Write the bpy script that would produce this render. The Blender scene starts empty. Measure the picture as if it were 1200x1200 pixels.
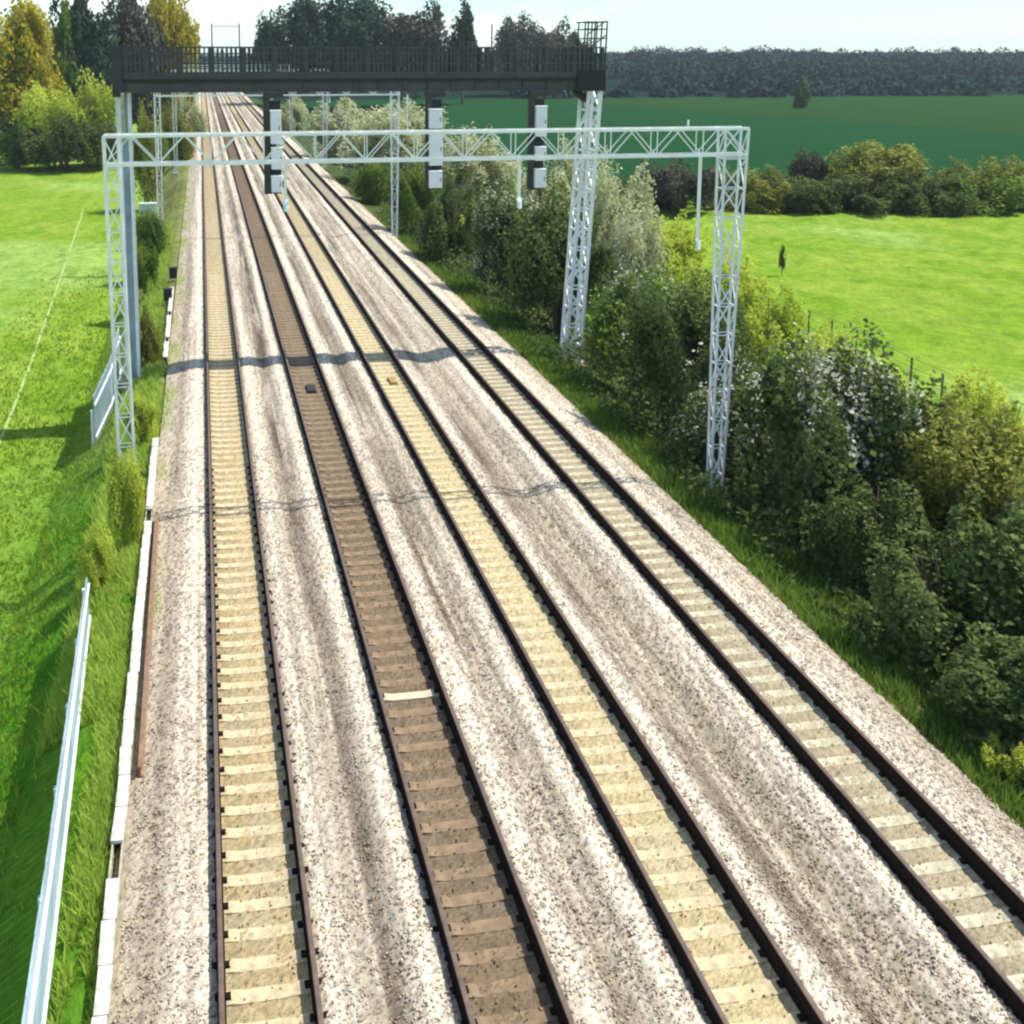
import bpy, math, random
import numpy as np
from mathutils import Vector, Matrix

random.seed(7)
RNG = np.random.default_rng(7)
scene = bpy.context.scene
COL = scene.collection
R = math.radians

# ------------------------------------------------------------------ camera
PX, PY, HZ, FPX, CAM_H = 468.0, 260.0, 62.0, 1307.0, 14.82     # photo is 1200 px square, a crop of a wider frame
PITCH = math.atan((PY - HZ) / FPX)
YAW = math.atan((PX - 235.0) * math.cos(PITCH) / FPX)
cam_d = bpy.data.cameras.new('camera')
cam = bpy.data.objects.new('camera', cam_d)
COL.objects.link(cam)
cam.location = (0, 0, CAM_H)
cam.rotation_euler = (math.pi / 2 - PITCH, 0, -YAW)
cam_d.sensor_width = 36.0
cam_d.lens = 36.0 * FPX / 1200.0
cam_d.shift_x = (600 - PX) / 1200.0
cam_d.shift_y = -(600 - PY) / 1200.0
cam_d.clip_start = 0.5
cam_d.clip_end = 8000
scene.camera = cam

_r = np.array([math.cos(YAW), -math.sin(YAW), 0.0])
_f0 = np.array([math.sin(YAW), math.cos(YAW), 0.0])
_fw = np.array([_f0[0] * math.cos(PITCH), _f0[1] * math.cos(PITCH), -math.sin(PITCH)])
_up = np.array([_f0[0] * math.sin(PITCH), _f0[1] * math.sin(PITCH), math.cos(PITCH)])


def _ray(x, y):
    return _fw + (x - PX) / FPX * _r - (y - PY) / FPX * _up


def on_level(x, y, z=0.0):
    d = _ray(x, y)
    t = (z - CAM_H) / d[2]
    return Vector((d[0] * t, d[1] * t, z))


def at(x, y, Y):
    d = _ray(x, y)
    t = Y / d[1]
    return Vector((d[0] * t, Y, CAM_H + d[2] * t))


# ------------------------------------------------------------------ noise
_LAT = RNG.random((256, 256))


def vnoise(x, y):
    xi = np.floor(x).astype(int); yi = np.floor(y).astype(int)
    xf = x - xi; yf = y - yi
    u = xf * xf * (3 - 2 * xf); v = yf * yf * (3 - 2 * yf)
    a = _LAT[xi % 256, yi % 256]; b = _LAT[(xi + 1) % 256, yi % 256]
    c = _LAT[xi % 256, (yi + 1) % 256]; d = _LAT[(xi + 1) % 256, (yi + 1) % 256]
    return (a * (1 - u) + b * u) * (1 - v) + (c * (1 - u) + d * u) * v


def fbm(x, y, n=4):
    s = 0; a = 1; t = 0
    for i in range(n):
        s = s + a * vnoise(x * 2 ** i + 13.7 * i, y * 2 ** i + 7.3 * i); t += a; a *= .5
    return s / t


# ------------------------------------------------------------------ materials
def new_mat(name):
    m = bpy.data.materials.new(name); m.use_nodes = True
    nt = m.node_tree
    b = nt.nodes['Principled BSDF']
    return m, nt, b


def plain(name, col, rough=.6, metal=0, var=.25, scale=3.0, bump=0.0, spec=.5):
    m, nt, b = new_mat(name)
    tc = nt.nodes.new('ShaderNodeTexCoord')
    n = nt.nodes.new('ShaderNodeTexNoise'); n.inputs['Scale'].default_value = scale; n.inputs['Detail'].default_value = 6
    n.inputs['Roughness'].default_value = .65
    nt.links.new(tc.outputs['Object'], n.inputs['Vector'])
    r = nt.nodes.new('ShaderNodeValToRGB')
    lo = tuple(c * (1 - var) for c in col); hi = tuple(min(1, c * (1 + var)) for c in col)
    r.color_ramp.elements[0].position = .3; r.color_ramp.elements[1].position = .7
    r.color_ramp.elements[0].color = (*lo, 1); r.color_ramp.elements[1].color = (*hi, 1)
    nt.links.new(n.outputs['Fac'], r.inputs['Fac'])
    nt.links.new(r.outputs['Color'], b.inputs['Base Color'])
    b.inputs['Roughness'].default_value = rough; b.inputs['Metallic'].default_value = metal
    b.inputs['Specular IOR Level'].default_value = spec
    if bump:
        bp = nt.nodes.new('ShaderNodeBump'); bp.inputs['Strength'].default_value = bump; bp.inputs['Distance'].default_value = .02
        nt.links.new(n.outputs['Fac'], bp.inputs['Height']); nt.links.new(bp.outputs['Normal'], b.inputs['Normal'])
    return m


def leafy(name, lo, hi, trans=.35, rough=.75):
    m, nt, b = new_mat(name)
    a = nt.nodes.new('ShaderNodeAttribute'); a.attribute_name = 'tone'
    r = nt.nodes.new('ShaderNodeValToRGB')
    r.color_ramp.elements[0].color = (*lo, 1); r.color_ramp.elements[1].color = (*hi, 1)
    nt.links.new(a.outputs['Fac'], r.inputs['Fac'])
    nt.links.new(r.outputs['Color'], b.inputs['Base Color'])
    b.inputs['Roughness'].default_value = rough
    b.inputs['Specular IOR Level'].default_value = .08
    t = nt.nodes.new('ShaderNodeBsdfTranslucent')
    nt.links.new(r.outputs['Color'], t.inputs['Color'])
    mx = nt.nodes.new('ShaderNodeMixShader'); mx.inputs['Fac'].default_value = trans
    nt.links.new(b.outputs['BSDF'], mx.inputs[1]); nt.links.new(t.outputs['BSDF'], mx.inputs[2])
    nt.links.new(mx.outputs['Shader'], nt.nodes['Material Output'].inputs['Surface'])
    return m


def by_attr(name, rough=.9, bump_scale=None, bump=.4, dist=.05, spec=.2, mix=0.0, nscale=20):
    """surface whose own colour is stored per vertex"""
    m, nt, b = new_mat(name)
    a = nt.nodes.new('ShaderNodeAttribute'); a.attribute_name = 'hue'
    src = a.outputs['Color']
    tc = nt.nodes.new('ShaderNodeTexCoord')
    if mix:
        n = nt.nodes.new('ShaderNodeTexNoise'); n.inputs['Scale'].default_value = nscale; n.inputs['Detail'].default_value = 8
        n.inputs['Roughness'].default_value = .75
        nt.links.new(tc.outputs['Object'], n.inputs['Vector'])
        r = nt.nodes.new('ShaderNodeValToRGB')
        r.color_ramp.elements[0].position = .3; r.color_ramp.elements[1].position = .7
        r.color_ramp.elements[0].color = (1 - mix, 1 - mix, 1 - mix, 1); r.color_ramp.elements[1].color = (1 + mix, 1 + mix, 1 + mix, 1)
        nt.links.new(n.outputs['Fac'], r.inputs['Fac'])
        mm = nt.nodes.new('ShaderNodeMix'); mm.data_type = 'RGBA'; mm.blend_type = 'MULTIPLY'; mm.inputs['Factor'].default_value = 1
        nt.links.new(src, mm.inputs['A']); nt.links.new(r.outputs['Color'], mm.inputs['B'])
        src = mm.outputs['Result']
    nt.links.new(src, b.inputs['Base Color'])
    b.inputs['Roughness'].default_value = rough; b.inputs['Specular IOR Level'].default_value = spec
    if bump_scale:
        v = nt.nodes.new('ShaderNodeTexNoise'); v.inputs['Scale'].default_value = bump_scale; v.inputs['Detail'].default_value = 5
        nt.links.new(tc.outputs['Object'], v.inputs['Vector'])
        bp = nt.nodes.new('ShaderNodeBump'); bp.inputs['Strength'].default_value = bump; bp.inputs['Distance'].default_value = dist
        nt.links.new(v.outputs['Fac'], bp.inputs['Height']); nt.links.new(bp.outputs['Normal'], b.inputs['Normal'])
    return m


M = dict(
    ground=by_attr('grassy_ground', bump_scale=2.2, bump=.9, dist=.35, mix=.3, nscale=.9, spec=0, rough=1),
    ballast=by_attr('ballast_stone', bump_scale=55, bump=.55, dist=.02, mix=.6, nscale=34),
    stone=by_attr('broken_stone', rough=.95, spec=.1),
    rust=plain('rusty_rail_steel', (.016, .010, .007), .9, .0, .4, 6, 0, .08),
    head=plain('worn_rail_top', (.13, .088, .065), .6, .2, .3, 5),
    spare=plain('orange_rust', (.21, .125, .075), .9, 0, .4, 5, .3),
    conc=plain('tan_concrete', (.45, .37, .225), .9, 0, .4, 5, .4),
    conc_grey=plain('pale_grey_concrete', (.40, .365, .255), .9, 0, .45, 5, .4),
    brown=plain('brown_stained_concrete', (.205, .142, .085), .9, 0, .3, 4, .3),
    white_bar=plain('pale_painted_concrete', (.48, .43, .30), .8, 0, .1, 4),
    lid=plain('white_concrete_lid', (.50, .48, .41), .9, 0, .45, 3.5, .3),
    galv=plain('galvanised_steel', (.74, .77, .79), .5, .1, .15, 2.0),
    galv_blue=plain('weathered_blue_grey_steel', (.36, .47, .51), .6, .1, .3, .8),
    cream=plain('pale_painted_steel', (.86, .87, .81), .55, 0, .12, 1.5),
    dark=plain('dark_gantry_steel', (.035, .035, .036), .6, .2, .35, 1.2),
    grey=plain('grey_gantry_steel', (.065, .062, .064), .6, .2, .3, 1.2),
    black=plain('matt_black_paint', (.012, .012, .014), .7, 0, .3, 2),
    white=plain('white_sheet_metal', (.80, .81, .84), .5, 0, .06, 2),
    bark=plain('rough_bark', (.10, .075, .05), .9, 0, .4, 6, .5),
    twig=plain('grey_dead_twig', (.26, .24, .17), .9, 0, .3, 6),
    post=plain('old_timber_post', (.14, .13, .07), .9, 0, .4, 6, .4),
    wire=plain('dull_fence_wire', (.16, .16, .13), .6, .5, .2, 3),
    cabinet=plain('pale_green_grey_paint', (.42, .52, .46), .5, 0, .1, 1.5),
    magnet=plain('ochre_painted_steel', (.30, .19, .05), .7, 0, .3, 8),
    track_clay=plain('trodden_grass', (.30, .40, .12), .95, 0, .2, 2, .3),
    leaf_dark=leafy('dark_green_leaves', (.014, .036, .009), (.20, .25, .075)),
    leaf_olive=leafy('olive_leaves', (.08, .10, .018), (.36, .37, .08)),
    leaf_mid=leafy('mid_green_leaves', (.04, .09, .014), (.25, .33, .06)),
    leaf_lime=leafy('lime_leaves', (.27, .35, .03), (.68, .74, .13), .5),
    leaf_pale=leafy('pale_blossoming_leaves', (.24, .27, .11), (.72, .72, .44), .45),
    leaf_gold=leafy('golden_green_leaves', (.22, .20, .015), (.58, .50, .06), .45),
    leaf_blue=leafy('blue_green_leaves', (.018, .040, .026), (.06, .10, .062), .2),
    leaf_bark=leafy('grey_brown_twiggy_leaves', (.045, .045, .035), (.13, .125, .09), .2),
    leaf_far=leafy('far_woodland_leaves', (.010, .032, .026), (.034, .076, .060), .1),
    bloom=leafy('creamy_blossom', (.42, .44, .30), (.72, .71, .55), .3),
    blade=leafy('grass_blades', (.12, .24, .012), (.33, .46, .05), .45),
    blade_deep=leafy('dark_green_grass_blades', (.05, .11, .012), (.26, .36, .06), .4),  # darker green than the other grass
    blade_dry=leafy('dry_grass_blades', (.22, .36, .03), (.58, .70, .15), .5),
)


# ------------------------------------------------------------------ mesh helpers
class MB:
    def __init__(self): self.v = []; self.f = []

    def box(self, x0, x1, y0, y1, z0, z1):
        n = len(self.v)
        self.v += [(x0, y0, z0), (x1, y0, z0), (x1, y1, z0), (x0, y1, z0), (x0, y0, z1), (x1, y0, z1), (x1, y1, z1), (x0, y1, z1)]
        self.f += [tuple(n + i for i in q) for q in ((0, 3, 2, 1), (4, 5, 6, 7), (0, 1, 5, 4), (1, 2, 6, 5), (2, 3, 7, 6), (3, 0, 4, 7))]
        return self

    def bar(self, a, b, w, h=None, sides=4):
        a = Vector(a); b = Vector(b); h = h or w
        d = (b - a).normalized()
        up = Vector((0, 0, 1)) if abs(d.z) < .9 else Vector((0, 1, 0))
        s = d.cross(up).normalized(); u = s.cross(d).normalized()
        n = len(self.v)
        for p in (a, b):
            for k in range(sides):
                t = 2 * math.pi * (k + .5) / sides
                q = 1 / math.cos(math.pi / sides) if sides == 4 else 1
                self.v.append(tuple(p + s * math.cos(t) * w / 2 * q + u * math.sin(t) * h / 2 * q))
        for k in range(sides):
            self.f.append((n + k, n + (k + 1) % sides, n + sides + (k + 1) % sides, n + sides + k))
        self.f.append(tuple(n + k for k in range(sides))[::-1]); self.f.append(tuple(n + sides + k for k in range(sides)))
        return self

    def tube(self, pts, radii, sides=8):
        n = len(self.v); pts = [Vector(p) for p in pts]
        for i, p in enumerate(pts):
            d = (pts[min(i + 1, len(pts) - 1)] - pts[max(i - 1, 0)]).normalized()
            up = Vector((0, 0, 1)) if abs(d.z) < .9 else Vector((0, 1, 0))
            s = d.cross(up).normalized(); u = s.cross(d).normalized()
            for k in range(sides):
                t = 2 * math.pi * k / sides
                self.v.append(tuple(p + (s * math.cos(t) + u * math.sin(t)) * radii[i]))
        for i in range(len(pts) - 1):
            for k in range(sides):
                a = n + i * sides + k; b = n + i * sides + (k + 1) % sides
                self.f.append((a, b, b + sides, a + sides))
        self.f.append(tuple(n + k for k in range(sides))[::-1]); self.f.append(tuple(n + (len(pts) - 1) * sides + k for k in range(sides)))
        return self

    def extrude_y(self, prof, y0, y1):
        n = len(self.v); k = len(prof)
        self.v += [(x, y0, z) for x, z in prof] + [(x, y1, z) for x, z in prof]
        for i in range(k):
            self.f.append((n + i, n + (i + 1) % k, n + k + (i + 1) % k, n + k + i))
        self.f.append(tuple(range(n, n + k))); self.f.append(tuple(range(n + 2 * k - 1, n + k - 1, -1)))
        return self

    def mesh(self, name, mat, smooth=False):
        me = bpy.data.meshes.new(name); me.from_pydata(self.v, [], self.f); me.materials.append(mat)
        import bmesh
        bm = bmesh.new(); bm.from_mesh(me); bmesh.ops.recalc_face_normals(bm, faces=bm.faces); bm.to_mesh(me); bm.free()
        if smooth:
            for p in me.polygons: p.use_smooth = True
        return me

    def build(self, name, mat, parent=None, loc=None, smooth=False, bevel=0):
        o = bpy.data.objects.new(name, self.mesh(name, mat, smooth)); COL.objects.link(o)
        if parent: o.parent = parent
        if loc: o.location = loc
        if bevel:
            b = o.modifiers.new('b', 'BEVEL'); b.width = bevel; b.segments = 2; b.limit_method = 'ANGLE'
        return o


def tag(o, label=None, cat=None, group=None, kind=None):
    if label: o['label'] = label
    if cat: o['category'] = cat
    if group: o['group'] = group
    if kind: o['kind'] = kind
    return o


def empty(name, loc, label, cat, group=None, rz=0):
    o = bpy.data.objects.new(name, None); COL.objects.link(o); o.location = loc; o.rotation_euler.z = rz
    o.empty_display_size = .3
    return tag(o, label, cat, group)


def link_obj(name, me, parent=None, loc=(0, 0, 0)):
    o = bpy.data.objects.new(name, me); COL.objects.link(o); o.parent = parent; o.location = loc
    return o


def fast_mesh(name, v, faces, mat, attr=None, attr_name=None, smooth=False):
    """v (n,3), faces (m,k) of equal size k; attr (n,) float or (n,3) colour"""
    me = bpy.data.meshes.new(name)
    n = len(v); m, k = faces.shape
    me.vertices.add(n); me.vertices.foreach_set('co', v.astype(np.float32).ravel())
    me.loops.add(m * k); me.loops.foreach_set('vertex_index', faces.astype(np.int32).ravel())
    me.polygons.add(m)
    me.polygons.foreach_set('loop_start', np.arange(0, m * k, k, dtype=np.int32))
    me.polygons.foreach_set('loop_total', np.full(m, k, dtype=np.int32))
    if smooth: me.polygons.foreach_set('use_smooth', np.ones(m, dtype=bool))
    if attr is not None:
        if attr.ndim == 1:
            a = me.attributes.new(attr_name, 'FLOAT', 'POINT'); a.data.foreach_set('value', attr.astype(np.float32))
        else:
            a = me.attributes.new(attr_name, 'FLOAT_COLOR', 'POINT')
            c = np.ones((n, 4), np.float32); c[:, :3] = attr; a.data.foreach_set('color', c.ravel())
    me.materials.append(mat); me.update(); me.validate()
    return me


def grid_faces(nr, nc):
    i = np.arange(nr - 1)[:, None] * nc + np.arange(nc - 1)[None, :]
    i = i.ravel()
    return np.stack([i, i + 1, i + nc + 1, i + nc], 1)


def lerp_profile(x, pts):
    return np.interp(x, [p[0] for p in pts], [p[1] for p in pts])


# ------------------------------------------------------------------ terrain
TRACKS = [0.69, 4.49, 8.33, 13.15]          # track centre lines
GAUGE = 1.505


def land_z(X, Y):
    near = lerp_profile(X, [(-4000, -3.2), (-6.4, -3.2), (-3.3, -.9), (-2.5, -.55), (-2.2, -.5), (-1.4, -.85), (0, -.9), (15, -.9), (16.0, -.72), (17.8, -.95), (24, -2.5), (4000, -2.5)])
    far = lerp_profile(Y, [(0, 0), (125, 0), (210, -1.0), (420, .6), (720, 9.5), (1050, 11.0), (1500, 9.5), (6000, 5)])
    w = np.clip((np.abs(X - 7) - 14) / 60, 0, 1)
    bump = (fbm(X * .12, Y * .12) - .5) * .5 * np.clip((np.abs(X - 7) - 10) / 6, 0, 1)
    bump = bump + (fbm(X * .9 + 50, Y * .9) - .5) * .22 * np.clip((np.abs(X - 7) - 9) / 2, 0, 1)
    dip = lerp_profile(Y, [(0, 0), (500, 0), (900, 10), (6000, 0)]) * (1 - w)
    return near * 1.0 + far * w + bump + dip


def build_ground():
    xs = np.unique(np.concatenate([np.linspace(-4000, -400, 14), np.linspace(-400, -60, 40), np.linspace(-60, -14, 60), np.linspace(-14, -7, 50), np.linspace(-7, -1.6, 100), np.linspace(-1.6, 0, 6), np.linspace(0, 15, 12),
                                   np.linspace(15, 40, 110), np.linspace(40, 130, 90), np.linspace(130, 600, 60), np.linspace(600, 4000, 16)]))
    ys = [-60, -20, 4, 10]
    y = 12.0
    while y < 1200: ys.append(y); y *= 1.006 if y < 50 else (1.014 if y < 250 else 1.02)
    ys += list(np.linspace(1250, 6000, 16))
    ys = np.array(ys)
    X, Y = np.meshgrid(xs, ys)
    Z = land_z(X, Y)
    n1 = fbm(X * .05, Y * .05); n2 = fbm(X * .35 + 9, Y * .2, 5); n3 = RNG.random(X.shape); n4 = fbm(X * 1.3, Y * .8 + 40)
    c = lambda r, g, b: np.array([r, g, b])
    lime = c(.15, .255, .022); lime2 = c(.215, .30, .042); deep = c(.060, .165, .012); pale = c(.25, .37, .10)
    k = np.clip((n2 - .3) / .4, 0, 1)[..., None]
    col = lime * (1 - k) + lime2 * k
    k = np.clip((n1 - .55) / .15, 0, 1)[..., None] * .6
    col = col * (1 - k) + pale * k
    k = np.clip((n4 - .52) / .2, 0, 1)[..., None] * .45
    col = col * (1 - k) + deep * k
    # rougher growth on left bank and near field, with away-from-sun shade painted in
    k = (np.clip((X + 9) / 3.5, 0, 1) * (X < -2) * np.clip((70 - Y) / 30, 0, 1) * np.clip(.35 + n2, 0, 1))[..., None]
    col = col * (1 - k) + deep * 1.0 * k
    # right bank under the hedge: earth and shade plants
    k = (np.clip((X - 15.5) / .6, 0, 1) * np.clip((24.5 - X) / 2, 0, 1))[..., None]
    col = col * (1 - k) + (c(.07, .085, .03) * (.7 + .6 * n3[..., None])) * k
    # far side of the valley: blue-green crop and pasture, cloud shadow painted into the colour
    k = np.clip((Y - 128 - 14 * (n1 - .5)) / 6, 0, 1)[..., None] * np.clip((X - 14) / 12, 0, 1)[..., None]
    teal = c(.013, .058, .021); teal2 = c(.022, .060, .018)
    kk = (np.sin(X * .011 + Y * .004) > .2)[..., None]
    fc = np.where(kk, teal, teal2) * (.85 + .3 * n2[..., None])
    col = col * (1 - k) + fc * k
    k = np.clip((Y - 400) / 10, 0, 1)[..., None]
    col = col * (1 - k) + c(.010, .026, .020) * k
    # thin olive growth on the left cess and bank away from the camera
    k = (np.clip((X + 6.5) / 1.5, 0, 1) * (X < 0) * np.clip((Y - 40) / 15, 0, 1) * .85)[..., None]
    col = col * (1 - k) + c(.16, .165, .065) * (.6 + .8 * n2[..., None]) * k
    # trackbed earth
    k = ((X > -1.8) & (X < 15.2))[..., None]
    col = np.where(k, c(.16, .13, .10), col)
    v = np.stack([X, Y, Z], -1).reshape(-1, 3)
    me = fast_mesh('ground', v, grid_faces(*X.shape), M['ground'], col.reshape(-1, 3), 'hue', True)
    o = link_obj('ground', me); tag(o, kind='structure')


build_ground()


def ballast_z(X):
    z = np.full(X.shape, -.5)
    for i, c in enumerate(TRACKS):
        d = np.abs(X - c)
        p = np.interp(d, [0, .60, .74, .92, 1.35, 1.95, 2.4], [-.325, -.325, -.30, -.225, -.215, -.37, -.46])
        z = np.maximum(z, p)
    z = np.where(X < .69 - 1.3, np.maximum(z, np.interp(X, [-2.05, -1.7, -.7], [-.45, -.36, -.22])), z)
    z = np.where(X > 14.4, np.interp(X, [14.4, 14.9, 15.7, 16.2], [-.21, -.24, -.52, -.85]), z)
    return z


def build_ballast():
    xs = np.arange(-2.0, 16.25, .052)
    ys = [9.0]
    while ys[-1] < 900: ys.append(ys[-1] * 1.0036)
    ys = np.array(ys)
    X, Y = np.meshgrid(xs, ys)
    amp = np.clip(40 / Y, .25, 1)
    n_st = RNG.random(X.shape); n_m = fbm(X * 3, Y * 2.2); n_b = fbm(X * .8, Y * .08 + 30); n_l = fbm(X * 1.7 + 3, Y * .03)
    edge = np.minimum(1, np.abs(np.min([np.abs(X - c) for c in TRACKS], 0) - .0) / .75)
    st = np.where(edge < 1, .018, .040)
    Z = ballast_z(X) + (n_st - .5) * st * amp + (n_m - .5) * .07 * np.where(edge < 1, .3, 1)
    c = lambda *a: np.array(a)
    pink = c(.49, .42, .325); grey = c(.39, .34, .265); cream = c(.64, .57, .455); dirt = c(.085, .066, .043); moss = c(.165, .148, .085)
    k = np.clip((n_b - .35) / .3, 0, 1)[..., None]
    col = pink * (1 - k) + grey * k
    # lighter fresh stone beside the rails, stained stone in the drains between the tracks
    dm = np.min([np.abs(X - c_) for c_ in TRACKS], 0)
    k = np.clip(1 - np.abs(dm - 1.25) / .4, 0, 1)[..., None] * .8
    col = col * (1 - k) + cream * k
    mids = [(2.72, .55, 1.0, dirt), (6.25, .50, 1.0, dirt), (6.75, .3, .6, moss), (10.1, .65, .9, dirt), (11.0, .40, .7, moss), (11.6, .22, .5, dirt), (2.1, .3, .55, moss), (-1.3, .4, .55, dirt)]
    for xm, w, s, cc in mids:
        xw = xm + (n_l - .5) * .5
        k = np.clip(1 - np.abs(X - xw) / w, 0, 1) ** .8 * s * np.clip(.15 + 1.5 * fbm(X * 1.3 + xm, Y * .25), 0, 1)
        k = k[..., None]; col = col * (1 - k) + cc * k
    # long thin streaks of dust and spilt grit left by passing trains
    s1 = fbm(X * 4.5 + 2, Y * .05 + 7, 3); s2 = fbm(X * 9 + 31, Y * .16, 3)
    k = (np.clip((s1 - .52) * 5, 0, 1) * .55 * (dm > .8))[..., None]
    col = col * (1 - k) + c(.17, .135, .095) * k
    k = (np.clip((s2 - .56) * 5, 0, 1) * .5 * (dm > .85))[..., None]
    col = col * (1 - k) + c(.60, .54, .43) * k
    # stained, fouled stone between each pair of rails: each track has its own
    bed = [c(.34, .262, .135), c(.13, .09, .052), c(.375, .305, .165), c(.28, .235, .15)]
    for t, cc in zip(TRACKS, bed):
        k = np.clip((.80 - np.abs(X - t)) / .08, 0, 1) * (.88 + .12 * n_m)
        k = k[..., None]
        patch = (.25 * np.clip((fbm(X * 1.1 + t * 3, Y * .5) - .5) * 6, 0, 1))[..., None]
        col = col * (1 - k) + (cc * (.72 + .56 * n_b[..., None]) * (1 - patch) + c(.33, .29, .22) * cc.mean() / .26 * patch) * k
    # bare, earthy left cess
    k = (np.clip((-.95 - X) / .5, 0, 1) * np.clip(.2 + 1.1 * n_b, 0, 1) * .75)[..., None]
    col = col * (1 - k) + c(.33, .275, .205) * k
    k = (np.clip((-1.3 - X) / .3, 0, 1) * np.clip((fbm(X, Y * .3 + 9) - .45) * 5, 0, 1) * (Y > 24))[..., None] * .8
    col = col * (1 - k) + c(.22, .26, .06) * k
    k = np.clip((X - 15.4) / .7, 0, 1)[..., None] * .7
    col = col * (1 - k) + c(.20, .18, .14) * k
    # single stones
    tint = np.where(n_st < .12, .42, .66 + .62 * n_st)
    bedmask = (edge < 1)
    tint = np.where(bedmask, .7 + .6 * n_st, tint)
    warm = RNG.random(X.shape) - .5
    col = col * tint[..., None]
    col[..., 0] *= 1 + .10 * warm; col[..., 2] *= 1 - .12 * warm
    v = np.stack([X, Y, Z], -1).reshape(-1, 3)
    me = fast_mesh('ballast', v, grid_faces(*X.shape), M['ballast'], col.reshape(-1, 3), 'hue', False)
    o = link_obj('ballast_gravel', me)
    tag(o, 'pale pinkish grey crushed stone ballast under and between the four tracks', 'ballast', kind='stuff')


build_ballast()


def build_stones():
    rng = np.random.default_rng(21)
    n = 62000
    y = 13.0 * (42 / 13.0) ** rng.random(n); x = rng.uniform(-1.75, 15.9, n)
    dm = np.min([np.abs(x - c) for c in TRACKS], 0)
    keep = (dm > .86) | (rng.random(n) < .14)
    keep &= (np.abs(dm - GAUGE / 2) > .13)
    x, y, dm = x[keep], y[keep], dm[keep]; n = len(x)
    z = ballast_z(x) + np.where(dm < .75, .035, .012)
    r = rng.uniform(.014, .034, (n, 1, 1)) * np.where(dm < .75, .8, 1)[:, None, None]
    base = np.array([(1, 0, 0), (0, 1, 0), (-1, 0, 0), (0, -1, 0), (0, 0, .8), (0, 0, -.7)], float)
    v = base[None] * rng.uniform(.6, 1.35, (n, 6, 1)) + rng.normal(0, .18, (n, 6, 3))
    a = rng.uniform(0, 6.28, n); ca, sa = np.cos(a), np.sin(a)
    v = np.stack([v[..., 0] * ca[:, None] - v[..., 1] * sa[:, None], v[..., 0] * sa[:, None] + v[..., 1] * ca[:, None], v[..., 2]], -1) * r
    v += np.stack([x, y, z], -1)[:, None, :]
    f = np.array([(0, 1, 4), (1, 2, 4), (2, 3, 4), (3, 0, 4), (1, 0, 5), (2, 1, 5), (3, 2, 5), (0, 3, 5)])
    F = (np.arange(n)[:, None, None] * 6 + f[None]).reshape(-1, 3)
    t = rng.random(n)[:, None]
    col = np.array([.32, .26, .185]) * (1 - t) + np.array([.68, .59, .455]) * t
    dark = rng.random(n) < .15
    col[dark] *= .72
    for xm, w in ((2.72, .5), (6.3, .5), (10.1, .65), (11.1, .45), (-1.3, .4)):
        kk = np.clip(1 - np.abs(x - xm - (fbm(x * 1.7 + 3, y * .03) - .5) * .5) / w, 0, 1)[:, None] * np.clip(.3 + 1.2 * fbm(x * 1.3 + xm, y * .25), 0, 1)[:, None] * .75
        col = col * (1 - kk) + col * np.array([.50, .42, .31]) * kk
    kk = np.clip(1 - np.abs(dm - 1.25) / .4, 0, 1)[:, None] * .55
    col = col * (1 - kk) + np.array([.64, .57, .46]) * kk
    inbed = dm < .75; br = inbed & (np.abs(x - TRACKS[1]) < .75)
    col[inbed] *= np.array([.85, .75, .55]); col[br] *= .45
    me = fast_mesh('loose_stones', v.reshape(-1, 3), F, M['stone'], np.repeat(col, 6, 0), 'hue')
    o = link_obj('loose_stones', me); tag(o, 'loose broken stones lying on top of the near ballast', 'stones', kind='stuff')


build_stones()

# ------------------------------------------------------------------ tracks
def sleeper_mesh(name, mat):
    m = MB()
    prof = [(-1.28, -.50), (1.28, -.50), (1.28, -.31), (.95, -.285), (.55, -.285), (.40, -.315), (-.40, -.315), (-.55, -.285), (-.95, -.285), (-1.28, -.31)]
    n = len(m.v); k = len(prof)
    m.v += [(x, -.14, z) for x, z in prof] + [(x, .14, z) for x, z in prof]
    for i in range(k): m.f.append((n + i, n + (i + 1) % k, n + k + (i + 1) % k, n + k + i))
    m.f.append(tuple(range(n, n + k))); m.f.append(tuple(range(n + 2 * k - 1, n + k - 1, -1)))
    return m.mesh(name, mat)


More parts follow.
